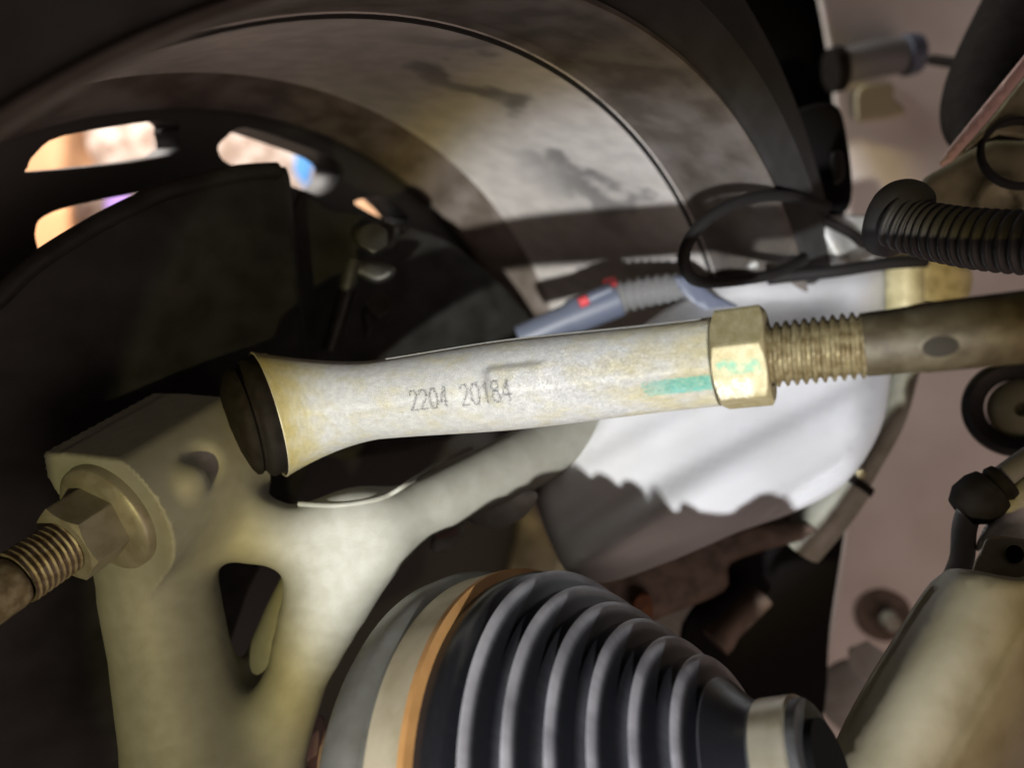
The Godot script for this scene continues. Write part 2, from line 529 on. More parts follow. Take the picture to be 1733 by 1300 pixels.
func im_marks(im: Image, W: int, H: int) -> ImageTexture:
	var rng := RandomNumberGenerator.new()
	rng.seed = 22
	var text := "2204 20184"
	var step := text_at.size.x * W / text.length()
	for i in text.length():
		if not GLYPHS.has(text[i]): continue
		for line in GLYPHS[text[i]]:
			var pts := []
			for k in range(0, line.size(), 2):
				pts.append(Vector2(text_at.position.x * W + step * (i + 0.12 + 0.72 * line[k]), (text_at.position.y + text_at.size.y * line[k + 1]) * H - i * 0.0))
			stroke(im, pts, Color(0.27, 0.27, 0.27), 7.5, rng, 0.9)
			stroke(im, pts, Color(0.30, 0.30, 0.30), 10.0, rng, 0.7)
	# turquoise paint, worn at its rim
	var n := FastNoiseLite.new(); n.seed = 3; n.frequency = 0.025; n.fractal_octaves = 4
	var r := Rect2i(int(paint_at.position.x * W), int(paint_at.position.y * H), int(paint_at.size.x * W), int(paint_at.size.y * H))
	for y in range(r.position.y - 12, mini(r.end.y + 12, H)):
		for x in range(r.position.x - 40, mini(r.end.x, W)):
			var e := minf(minf(x - r.position.x + n.get_noise_2d(x, y) * 60, 400.0), minf(y - r.position.y, r.end.y - y) + n.get_noise_2d(x + 500, y) * 7)
			var k := clampf(e / 9.0, 0, 1) * clampf(0.85 + n.get_noise_2d(x * 2, y * 2) * 0.7, 0.0, 1.0)
			k *= 0.55 + 0.45 * smoothstep(r.position.x + 40.0, r.position.x + 110.0, float(x))
			im.set_pixel(x, y, im.get_pixel(x, y).lerp(Color(0.36, 0.68, 0.62), k * 0.8))
	return ImageTexture.create_from_image(im)

func nut_texture(v0: float, side: float) -> ImageTexture:
	var W := 160
	var H := 768
	var n1 := FastNoiseLite.new(); n1.seed = 14; n1.frequency = 0.02; n1.fractal_octaves = 4
	var n2 := FastNoiseLite.new(); n2.seed = 19; n2.frequency = 0.16; n2.fractal_octaves = 2
	var im := Image.create(W, H, false, Image.FORMAT_RGB8)
	for y in H:
		var dv := (fposmod(float(y) / H - v0 + 0.5, 1.0) - 0.5) * side * 6.0      # in faces, downwards
		for x in W:
			var a := n1.get_noise_2d(x, y)
			var b := n2.get_noise_2d(x, y)
			var c := Color(0.68, 0.64, 0.50).lerp(Color(0.60, 0.56, 0.40), clampf(0.5 + a, 0, 1))
			var band := smoothstep(0.18, 0.07, absf(dv + 0.05 + a * 0.10)) * smoothstep(0.05, 0.3, x / 160.0 + a * 0.25) * smoothstep(0.98, 0.8, x / 160.0 + a * 0.2)
			c = c.lerp(Color(0.42, 0.61, 0.50), band * clampf(0.72 + a * 1.2, 0, 1))
			var chalk := smoothstep(0.24, 0.1, absf(dv - 0.38 + a * 0.15)) * smoothstep(0.85, 0.6, x / 160.0)
			c = c.lerp(Color(0.82, 0.80, 0.74), chalk * clampf(0.6 + b + a, 0, 1))
			var k := 0.95 + b * 0.2
			im.set_pixel(x, y, Color(c.r * k, c.g * k, c.b * k))
	return ImageTexture.create_from_image(im)

# ------------------------------------------------------------------ the scene
func _ready() -> void:
	var attr := CameraAttributesPhysical.new()
	attr.frustum_focal_length = 24.646
	attr.frustum_focus_distance = 0.221
	attr.frustum_near = 0.01
	attr.frustum_far = 20.0
	attr.exposure_aperture = 5.8
	var cam := Camera3D.new()
	cam.name = "camera"
	cam.position = CAM
	cam.attributes = attr
	add_child(cam)
	cam.current = true

	var env := Environment.new()
	env.background_mode = Environment.BG_COLOR
	env.background_color = C(0.05, 0.040, 0.036)
	env.tonemap_mode = Environment.TONE_MAPPER_LINEAR
	env.tonemap_exposure = 1.0
	env.sdfgi_enabled = true; env.ssao_enabled = true; env.ssil_enabled = true
	var we := WorldEnvironment.new()
	we.name = "world_environment"
	we.environment = env
	add_child(we)

	# the hand torch under the lens: a cool bright core and the warm fringe of the same beam
	torch("torch_core", Color(0.91, 0.94, 1.0), 1.1, 8.6, 0.4)
	torch("torch_fringe", Color(1.0, 0.88, 0.45), 0.22, 9.9, 0.25)
	torch("added_spill", Color(0.98, 0.93, 0.66), 0.23, 14.0, 0.9, P(300, 1050, 250))  # extra spot aimed off the beam, added to brighten the knuckle
	# what daylight the garage floor sends back up
	var fill := AreaLight3D.new()
	fill.name = "floor_bounce"
	fill.area_size = Vector2(0.7, 0.7)
	fill.light_color = Color(1.0, 0.875, 0.82)
	fill.light_energy = 0.25
	fill.shadow_enabled = true
	add_child(fill)
	fill.position = CAM + Vector3(0.36, -0.50, 0.30)
	fill.look_at(CAM + Vector3(0.02, 0.05, -0.3))
	# daylight outside, beyond the wheel
	var day := AreaLight3D.new()
	day.name = "daylight_outside"
	day.area_size = Vector2(0.8, 0.8)
	day.light_color = Color(1.0, 0.97, 0.94)
	day.light_energy = 3.0
	day.shadow_enabled = true
	add_child(day)
	day.position = CAM + Vector3(-0.8, 0.9, -0.75)
	day.look_at(CAM + Vector3(-0.6, 0.35, -1.3))

	make_materials()
	background()
	wheel()
	control_arm()
	knuckle()
	tie_rod()
	drive_shaft()
	upper_clutter()
	right_side()

func torch(called: String, col: Color, energy: float, angle: float, soft: float, aim := P(1055, 690, 300)) -> void:
	var l := SpotLight3D.new()
	l.name = called
	l.light_color = col
	l.light_energy = energy
	l.spot_angle = angle
	l.spot_angle_attenuation = soft
	l.spot_range = 5.0
	l.spot_attenuation = 2.0
	l.light_size = 0.01
	l.shadow_enabled = true
	add_child(l)
	l.position = CAM + Vector3(-0.11, -0.27, 0.45)
	l.look_at(aim)

func background() -> void:
	# body panel on the right
	var panel := thing("inner_body_panel", "dull pinkish beige sheet metal panel behind the hose and brackets", "body panel")
	obj("sheet", relief(pv([1340, -120, 1378, -20, 1404, 120, 1418, 260, 1436, 420, 1444, 620, 1438, 760, 1424, 900, 1402, 1060, 1382, 1200, 1362, 1420, 1950, 1420, 1950, -120]),
		func(x, y): return 520.0 - (x - 1400) * 0.06 + 3.0 * sin(y * 0.006) + 2.0 * sin(x * 0.013 + y * 0.004), 4.0, 60.0, 4.0), M.panel, panel)
	obj("weld_stud", tube([P(1500, 1045, 516), P(1512, 1058, 496)], func(l, t): return 6.0 if t < 0.7 else 4.5, 20, 6), M.pipe, panel)
	obj("grommet", lathe(P(1495, 1040, 511), Vector3(-0.1, 0.1, 1), [Vector2(-4, 17.5), Vector2(1, 17), Vector2(1.6, 15.5), Vector2(0.6, 12), Vector2(0, 4), Vector2(0, 0)], 40), M.brown, panel)
	obj("sealant_pad", relief(pv([1452, 148, 1508, 142, 1512, 165, 1528, 182, 1524, 196, 1460, 206, 1448, 200]), func(x, y): return 512.0, 3.0, 14.0, 2.5), M.sealant, panel)
	var clip := thing("grey_clip_tube", "blurred grey capsule shaped clip fixed high on the pinkish panel", "clip")
	obj("body", tube([P(1410, 118, 498), P(1480, 100, 496), P(1545, 92, 496)], func(l, t): return 11.0 * sqrt(clampf(1.0 - pow(absf(t * 2 - 1), 8.0), 0.02, 1)), 24, 8), M.grey_rubber, clip)
	obj("end_cap", tube([P(1530, 94, 494), P(1562, 89, 494)], func(l, t): return 12.5 * sqrt(clampf(1.0 - pow(t, 6.0), 0.05, 1)), 24, 8), M.connector, clip)
	obj("collar", tube([P(1405, 120, 494), P(1424, 116, 494)], 13.5, 24, 2), M.rubber_dull, clip)
	tag(obj("locating_pin", tube([P(1576, 101, 470), P(1610, 106, 450), P(1660, 114, 430)], 3.0, 12, 6), M.rubber_dull), "thin dark pin sticking out beside the round rubber mount", "pin")
	# dark liner of the wheel house
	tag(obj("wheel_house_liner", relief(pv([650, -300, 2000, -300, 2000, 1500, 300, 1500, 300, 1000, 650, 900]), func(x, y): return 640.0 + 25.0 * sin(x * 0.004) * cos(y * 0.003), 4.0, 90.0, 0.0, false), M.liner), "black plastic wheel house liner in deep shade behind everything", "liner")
	# the yard seen through the wheel
	var wallm := mat(C(0.62, 0.52, 0.46), 0.8, 0.0, noise(0.02, [[0.3, Color(0.75, 0.7, 0.66)], [0.7, Color(1, 1, 1)]], 44), 2.0)
	var wall := obj("yard_wall", relief(pv([-500, -200, 900, -200, 900, 1100, -500, 1100]), func(x, y): return 1500.0, 40.0, 200.0, 0.0, false), wallm)
	wall.set_meta("kind", "structure")
	tag(wall, "pale sunlit yard wall seen through the wheel spokes", "wall")
	tag(obj("tan_sack", relief(pv([20, 190, 130, 190, 150, 250, 160, 310, 30, 320]), func(x, y): return 1300.0 + 20 * sin(x * 0.05), 60.0, 20.0, 25.0), mat(C(0.62, 0.33, 0.17), 0.8)), "tan sack seen through the upper left wheel opening", "sack")
	tag(obj("orange_sack", relief(pv([20, 340, 110, 340, 128, 370, 118, 440, 20, 450]), func(x, y): return 1300.0, 60.0, 20.0, 25.0), mat(C(0.75, 0.38, 0.18), 0.8)), "orange sack seen through the lower left wheel opening", "sack")
	tag(obj("blue_board", relief(pv([500, 262, 528, 250, 532, 275, 520, 322, 498, 290]), func(x, y): return 1350.0, 8.0, 12.0, 2.0, false), mat(C(0.06, 0.28, 0.68), 0.6)), "small blue board outside seen through the middle wheel opening", "board")
	tag(obj("purple_cloth", relief(pv([178, 345, 205, 320, 222, 335, 214, 352, 190, 362]), func(x, y): return 1340.0, 8.0, 12.0, 2.0), mat(C(0.36, 0.22, 0.60), 0.8)), "small purple cloth outside seen through the lower wheel opening", "cloth")
	tag(obj("peach_crate", relief(pv([618, 320, 700, 320, 720, 400, 610, 372]), func(x, y): return 1340.0, 60.0, 20.0, 4.0), mat(C(0.80, 0.47, 0.26), 0.7)), "peach coloured crate outside seen through the smallest wheel opening", "crate")
	tag(obj("grey_post", relief(pv([263, 150, 310, 150, 310, 300, 263, 300]), func(x, y): return 1250.0, 60.0, 30.0, 4.0, false), mat(C(0.12, 0.11, 0.12), 0.7)), "dark grey post at the right end of the upper left opening", "post")

# ------------------------------------------------------------------ wheel
var wheel_axis := Vector3(1.0946, -0.2648, 1.0).normalized()
var wheel_o := Vector3.ZERO
func wheel() -> void:
	wheel_o = P(416, 928, 364)
	M.wheel.albedo_texture = grime_texture()
	var t := thing("road_wheel", "large grey alloy wheel seen from inside with black tyre", "wheel")
	obj("rim", lathe(wheel_o, wheel_axis, [Vector2(29, 202.6), Vector2(32, 203.4), Vector2(70, 205), Vector2(128, 207.5), Vector2(134, 207.5), Vector2(136, 208), Vector2(137, 208.4), Vector2(137, 211), Vector2(120, 213.5), Vector2(-30, 210), Vector2(-28, 200)], 180), M.wheel, t)
	obj("rim_flange", lathe(wheel_o, wheel_axis, [Vector2(136, 212), Vector2(136, 208.2), Vector2(140, 209.6), Vector2(142, 209.4), Vector2(174, 209), Vector2(178, 209.8), Vector2(178.6, 210.6), Vector2(177.6, 212.5), Vector2(138, 213)], 180), M.flange, t)  # shade on the flange comes from its darker colour
	obj("shaded_band", lathe(wheel_o, wheel_axis, [Vector2(-28, 200), Vector2(-6, 196), Vector2(0, 192), Vector2(2, 191.6), Vector2(4, 192.5), Vector2(24, 200), Vector2(29, 202.6)], 180), M.shaded_band, t)  # step of the barrel, shade painted in
	obj("bead_groove", lathe(wheel_o, wheel_axis, [Vector2(134.6, 208), Vector2(134.9, 207.1), Vector2(136.3, 207.3), Vector2(136.6, 209)], 180), M.rubber, t)
	obj("tyre", lathe(wheel_o, wheel_axis, [Vector2(170, 212.5), Vector2(177, 213.5), Vector2(179, 216), Vector2(181, 226), Vector2(182.2, 227), Vector2(181, 228), Vector2(179, 240), Vector2(172, 252), Vector2(162, 259), Vector2(145, 264), Vector2(-10, 264), Vector2(-30, 250), Vector2(-36, 230), Vector2(-30, 210)], 180), M.tyre, t)
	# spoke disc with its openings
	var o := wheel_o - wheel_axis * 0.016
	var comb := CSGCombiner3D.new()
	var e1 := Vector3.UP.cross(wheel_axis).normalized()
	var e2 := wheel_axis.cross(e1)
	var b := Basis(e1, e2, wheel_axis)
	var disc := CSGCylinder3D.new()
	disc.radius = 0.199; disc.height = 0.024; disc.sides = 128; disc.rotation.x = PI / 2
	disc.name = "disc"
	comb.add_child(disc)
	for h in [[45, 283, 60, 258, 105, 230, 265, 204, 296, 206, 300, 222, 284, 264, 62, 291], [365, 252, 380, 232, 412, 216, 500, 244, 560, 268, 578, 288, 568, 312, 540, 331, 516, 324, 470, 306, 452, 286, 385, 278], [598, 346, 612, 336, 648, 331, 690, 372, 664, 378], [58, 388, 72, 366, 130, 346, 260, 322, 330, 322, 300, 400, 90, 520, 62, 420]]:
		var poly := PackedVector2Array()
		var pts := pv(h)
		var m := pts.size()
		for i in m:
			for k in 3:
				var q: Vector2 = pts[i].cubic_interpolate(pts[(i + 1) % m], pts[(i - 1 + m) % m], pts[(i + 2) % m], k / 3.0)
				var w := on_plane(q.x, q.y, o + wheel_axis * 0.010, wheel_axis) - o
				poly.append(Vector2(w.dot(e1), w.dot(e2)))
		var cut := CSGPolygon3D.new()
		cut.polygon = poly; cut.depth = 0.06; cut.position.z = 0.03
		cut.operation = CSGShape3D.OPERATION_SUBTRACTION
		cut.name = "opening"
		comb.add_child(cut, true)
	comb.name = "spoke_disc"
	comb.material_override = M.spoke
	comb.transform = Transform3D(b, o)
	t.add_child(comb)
	# brake dust shield
	var sh := thing("brake_dust_shield", "black brake dust shield with rolled edge inside the wheel", "brake shield")
	var so := wheel_o + wheel_axis * 0.045
	var face := func(x, y): return -(on_plane(x, y, so, wheel_axis) - CAM).z * 1000.0
	obj("plate", relief(pv([-160, 652, -60, 549, 0, 496, 60, 440, 150, 382, 230, 340, 300, 312, 400, 288, 470, 282, 488, 290, 496, 345, 502, 420, 512, 520, 520, 620, 520, 800, 420, 1000, 250, 1380, -200, 1380]), face, 3.0, 34.0, 3.0), M.shield, sh)
	obj("rolled_edge", tube([on_plane(-60, 554, so, wheel_axis), on_plane(0, 502, so, wheel_axis), on_plane(60, 446, so, wheel_axis), on_plane(150, 388, so, wheel_axis), on_plane(230, 346, so, wheel_axis), on_plane(300, 318, so, wheel_axis), on_plane(400, 294, so, wheel_axis), on_plane(470, 288, so, wheel_axis)], 3.0, 14, 8), M.shield, sh)
	var so2 := wheel_o + wheel_axis * 0.03
	var face2 := func(x, y): return -(on_plane(x, y, so2, wheel_axis) - CAM).z * 1000.0
	obj("disc_plate", relief(pv([495, 352, 560, 354, 630, 368, 742, 402, 800, 440, 850, 484, 902, 548, 940, 620, 900, 700, 500, 760]), face2, 4.0, 30.0, 2.0), M.shield, sh)
	var cal := thing("brake_caliper_bracket", "dark cast caliper bracket half hidden in shade behind the tie rod", "caliper bracket")
	var cd := -(on_plane(620, 470, wheel_o + wheel_axis * 0.055, wheel_axis) - CAM).z * 1000.0
	obj("arm", tube([P(600, 440, cd), P(585, 500, cd), P(558, 590, cd + 4)], func(l, t): return 3.6, 12, 6), M.caliper, cal)
	obj("bridge", relief(pv([590, 436, 660, 448, 668, 466, 640, 480, 612, 470, 596, 462]), func(x, y): return cd - 2, 8.0, 12.0, 2.5), M.caliper, cal)
	obj("bolt", hex_nut(P(632, 408, cd), Vector3(0.2, 0.1, 1), 11.0, 6.0, 0.0), M.caliper, cal)
	obj("bolt", hex_nut(P(640, 520, cd), Vector3(0.2, 0.1, 1), 9.0, 6.0, 0.0), M.caliper, cal)
	obj("lug", relief(pv([596, 385, 660, 378, 676, 396, 660, 420, 612, 422]), func(x, y): return cd + 6, 8.0, 12.0, 3.0), M.caliper, cal)
	obj("pad_clip", relief(pv([612, 530, 622, 520, 628, 560, 618, 570]), func(x, y): return cd, 3.0, 8.0, 1.0), M.caliper, cal)

# brake dust rubbed into the barrel on one side of the wheel (u round the wheel, v across the barrel)
func grime_texture() -> ImageTexture:
	var f1 := Vector3.UP.cross(wheel_axis).normalized()
	var f2 := wheel_axis.cross(f1)
	var q := on_plane(1010, 130, wheel_o + wheel_axis * 0.12, wheel_axis) - wheel_o
	var u0 := fposmod(atan2(q.dot(f2), q.dot(f1)) / TAU, 1.0)
	var W := 2048
	var H := 256
	var n1 := FastNoiseLite.new(); n1.seed = 31; n1.frequency = 0.012; n1.fractal_octaves = 3
	var n2 := FastNoiseLite.new(); n2.seed = 5; n2.frequency = 0.05; n2.fractal_octaves = 3
	var im := Image.create(W, H, false, Image.FORMAT_RGB8)
	for x in W:
		var du := absf(fposmod(float(x) / W - u0 + 0.5, 1.0) - 0.5)
		for y in H:
			var v := float(y) / H
			var a := n1.get_noise_2d(x, y * 1.1)
			var b := n2.get_noise_2d(x, y)
			var near := smoothstep(0.085, 0.03, du) * smoothstep(0.30, 0.5, v) * smoothstep(1.0, 0.9, v)
			var dark := smoothstep(-0.02, 0.42, a + b * 0.3 + near * 0.2 - 0.22) * near
			var c := Color(0.96 + b * 0.08, 0.955 + b * 0.08, 0.94 + b * 0.08).lerp(Color(0.30, 0.31, 0.32), dark * 0.55)
			im.set_pixel(x, y, c)
	return ImageTexture.create_from_image(im)

# ------------------------------------------------------------------ control arm behind the tie rod
func arm_depth(x: float, y: float) -> float:
	var d := 300.0 - 15.0 * smoothstep(600, 950, y) + 34.0 * smoothstep(600, 500, y) + (x - 1200) * 0.012
	var along := (y - 640) + (x - 1480) * 0.56           # distance below the long crease
	d -= 7.0 * smoothstep(-30, 30, along) - 12.0 * smoothstep(40, 150, along)
	d += 5.0 * exp(-pow((y - 900 + (x - 1240) * 0.62) / 12.0, 2.0)) * smoothstep(1180, 1280, x)
	d += 16.0 * smoothstep(1420, 1510, x) * smoothstep(1420, 1510, x)
	d += 3.0 * sin(x * 0.011 + y * 0.006) + 0.7 * sin(along * 0.055 + x * 0.004) + 0.3 * sin(along * 0.12 - x * 0.006)
	d += 5.0 * smoothstep(560, 470, y) * sin((x + y) * 0.028)
	return d

func control_arm() -> void:
	var t := thing("control_arm", "large smooth pale control arm glaring white behind the tie rod", "control arm")
	obj("body", relief(pv([905, 826, 940, 775, 1000, 720, 1040, 640, 1080, 560, 1160, 505, 1240, 470, 1330, 474, 1420, 462, 1498, 452, 1512, 540, 1506, 640, 1488, 730, 1430, 818, 1340, 868, 1250, 900, 1200, 922, 1120, 955, 1030, 985, 968, 975, 930, 915]), arm_depth, 14.0, 17.0, 6.0), M.arm, t)
	obj("shaded_underside", relief(pv([965, 968, 1080, 940, 1200, 896, 1330, 880, 1400, 900, 1300, 930, 1235, 955, 1225, 1000, 1120, 1045, 1060, 1075, 1000, 1030]), func(x, y): return 330.0 + (y - 900) * 0.02, 10.0, 22.0, 4.0), M.brown, t)  # brown stands in for shade on the control arm underside
	obj("rust_patch", relief(pv([1070, 1015, 1098, 1005, 1104, 1050, 1080, 1064]), func(x, y): return 326.0, 3.0, 10.0, 1.5), M.orange, t)
	tag(obj("added_dark_sheet", relief(pv([1150, 1075, 1190, 1000, 1228, 925, 1300, 886, 1425, 860, 1428, 900, 1404, 1060, 1386, 1230, 1300, 1240, 1200, 1160]), func(x, y): return 354.0, 4.0, 20.0, 2.0), M.liner), "black sheet added for the deep shade right of the axle boot", "dark sheet")  # sheet added over the rim behind, painted shade rather than a known part
	tag(obj("bushing_bolt", tube([P(1210, 1088, 338), P(1290, 1008, 342)], func(l, t): return 5.5 if t > 0.25 else 7.0, 16, 6), M.brown), "bolt painted brown for shade in the dark gap right of the boot", "bolt")  # brown colour carries the shadow the bolt lies in
	var lug := thing("bright_lug", "small bright cast lug just under the knuckle arm", "lug")
	obj("lug_body", relief(pv([786, 852, 800, 838, 850, 826, 908, 834, 896, 866, 866, 888, 840, 896, 795, 884]), func(x, y): return 276.0 + (y - 850) * 0.05, 12.0, 14.0, 4.0), M.grey, lug)
	obj("lower_tab", relief(pv([735, 900, 768, 872, 786, 866, 786, 900, 768, 926, 730, 935]), func(x, y): return 272.0, 6.0, 10.0, 2.0), M.grey, lug)
	obj("pink_label", relief(pv([736, 905, 774, 894, 776, 906, 738, 914]), func(x, y): return 269.6, 0.4, 10.0, 0.0, false), M.pinkish, lug)

# ------------------------------------------------------------------ steering knuckle
var stud_o := Vector3.ZERO
var stud_dir := Vector3(-0.40, -0.41, 0.82).normalized()

func chain(pts: Array, radii: Array, per := 3) -> Array:      # a limb as short tapered pieces along a smooth line
	var line := spline(pts, per)
	var out := []
	for i in line.size() - 1:
		var a := float(i) / per
		var b := float(i + 1) / per
		var ra: float = lerpf(radii[int(a)], radii[mini(int(a) + 1, radii.size() - 1)], a - int(a))
		var rb: float = lerpf(radii[mini(int(b), radii.size() - 1)], radii[mini(int(b) + 1, radii.size() - 1)], b - int(b))
		out.append([line[i], line[i + 1], ra * 0.001, rb * 0.001])
	return out

func d_prong(p: Vector3, pieces: Array) -> float:
	var d := 1.0
	for b in pieces: d = minf(d, cone(p, b[0], b[1], b[2], b[3]))
	return d

func smax(a: float, b: float, k: float) -> float:
	return -smin(-a, -b, k)

func knuckle() -> void:
	var S := stud_dir
	stud_o = P(183, 876, 225) - S * 0.047
	var e1 := Vector3(-0.56, 0.83, 0)
	e1 = (e1 - S * e1.dot(S)).normalized()
	var e2 := S.cross(e1)
	if e2.x < 0: e2 = -e2                                         # e2 looks to the right, along the casting
	var left := chain([P(300, 860, 246), P(268, 960, 247), P(287, 1090, 248), P(314, 1230, 246), P(350, 1420, 243)], [17, 17.5, 17.5, 19, 24])
	var right := chain([P(360, 870, 247), P(470, 905, 250), P(580, 908, 252), P(700, 868, 259), P(830, 806, 276), P(930, 752, 296), P(1010, 680, 314)], [13, 10, 9, 9.5, 10.5, 12, 12])
	var prong := chain([P(604, 915, 254), P(556, 1010, 254), P(505, 1140, 250), P(458, 1270, 246), P(430, 1420, 244)], [16.5, 14.2, 9.8, 11.5, 16])
	prong.append_array(chain([P(548, 935, 270), P(468, 1095, 266), P(440, 1230, 258)], [9, 8.5, 8]))
	# the lower limb has two faces that meet in a ridge; the upper limb has one broad face
	var ra := P(302, 930, 226)
	var rb := P(356, 1300, 222)
	var along := (rb - ra).normalized()
	var front := (CAM - ra).normalized()
	front = (front - along * front.dot(along)).normalized()
	var across := along.cross(front)
	if across.x < 0: across = -across
	var n_left := (front * cos(0.42) - across * sin(0.42)).normalized()
	var n_right := (front * cos(0.50) + across * sin(0.50)).normalized()
	var pa := P(420, 1000, 240)
	var pn := (P(600, 900, 243) - pa).cross(P(450, 1250, 239) - pa).normalized()
	if pn.z < 0: pn = -pn
	var poly := [Vector2(26.5, -6), Vector2(13, 15), Vector2(0, 19), Vector2(-14, 12), Vector2(-14, -14), Vector2(18, -17)]
	var o := stud_o
	var base := func(p: Vector3) -> float:
		var dl := 1.0
		for b in left: dl = minf(dl, cone(p, b[0], b[1], b[2], b[3]))
		dl = smax(dl, smax((p - ra).dot(n_left), (p - ra).dot(n_right), 0.002), 0.004)
		var dr := 1.0
		for b in right: dr = minf(dr, cone(p, b[0], b[1], b[2], b[3]))
		dr = smin(dr, d_prong(p, prong), 0.010)
		dr = smax(dr, (p - pa).dot(pn), 0.005)
		var d := smin(dl, dr, 0.009)
		var q: Vector3 = p - o
		var l: float = q.dot(S)
		var x: float = q.dot(e1)
		var y: float = q.dot(e2)
		var ends := absf(l - 0.0250) - 0.0210
		var cyl := maxf(sqrt(x * x + y * y) - 0.0232, ends)
		var flat := -1.0
		for i in 6:
			var a: Vector2 = poly[i] * 0.001
			var c: Vector2 = poly[(i + 1) % 6] * 0.001
			var ed := c - a
			var nn := Vector2(-ed.y, ed.x).normalized()
			flat = maxf(flat, nn.dot(Vector2(x, y) - a) if nn.dot(-a) < 0 else -nn.dot(Vector2(x, y) - a))
		flat = maxf(flat, ends)
		var boss := smax(minf(cyl, flat), x * 0.84 + y * 0.54 - 0.0192, 0.0012)
		boss = smax(boss, x * 0.30 - y * 0.954 - 0.0190, 0.0012)
		return smin(d, boss, 0.006)
	var bump := face_point(base, 318, 815)
	var pit := face_point(base, 350, 784)
	var dirc := (CAM - bump).normalized()
	bump -= dirc * 0.0030
	pit += dirc * 0.0022
	var f := func(p: Vector3) -> float:
		var d: float = base.call(p)
		if d > 0.02 or p.distance_to(bump) > 0.03: return d
		d = smax(d, 0.0062 - p.distance_to(pit), 0.003)
		return smin(d, p.distance_to(bump) - 0.0055, 0.003)
	var t := thing("steering_knuckle", "grey cast steering knuckle with forked arm at lower left", "steering knuckle")
	obj("casting", skin(f, Vector3(-0.172, 0.448, -0.330), Vector3(0.035, 0.618, -0.195), 0.00125), M.cast, t)
	var ridge := []
	for q in [[505, 848], [560, 851], [610, 846], [655, 834], [700, 806], [745, 778], [800, 752]]:
		ridge.append(face_point(base, q[0], q[1] + 9.0) + Vector3(0, 0.0006, -0.001))
	obj("casting_ridge", tube(ridge, 0.9, 8, 8), M.cast, t)
	# stud of the ball joint with its nut
	var nut := thing("flange_nut", "olive steel flange nut on the stud at the lower left", "nut")
	obj("flange", lathe(stud_o + S * 0.0460, S, [Vector2(0, 16.9), Vector2(2.2, 16.7), Vector2(2.9, 16.0), Vector2(4.0, 13.4), Vector2(4.0, 7)], 96), M.stud_nut, nut)
	obj("hexagon", hex_nut(stud_o + S * 0.0485, S, 20.0, 13.0, 7.0, 0.15), M.stud_nut, nut)

func face_point(f: Callable, x: float, y: float) -> Vector3:      # where the casting's near face lies along that line of sight
	var d := 170.0
	while d < 320.0:
		var v: float = f.call(P(x, y, d))
		if v < 0.0004: break
		d += maxf(v * 800.0, 0.3)
	return P(x, y, d)

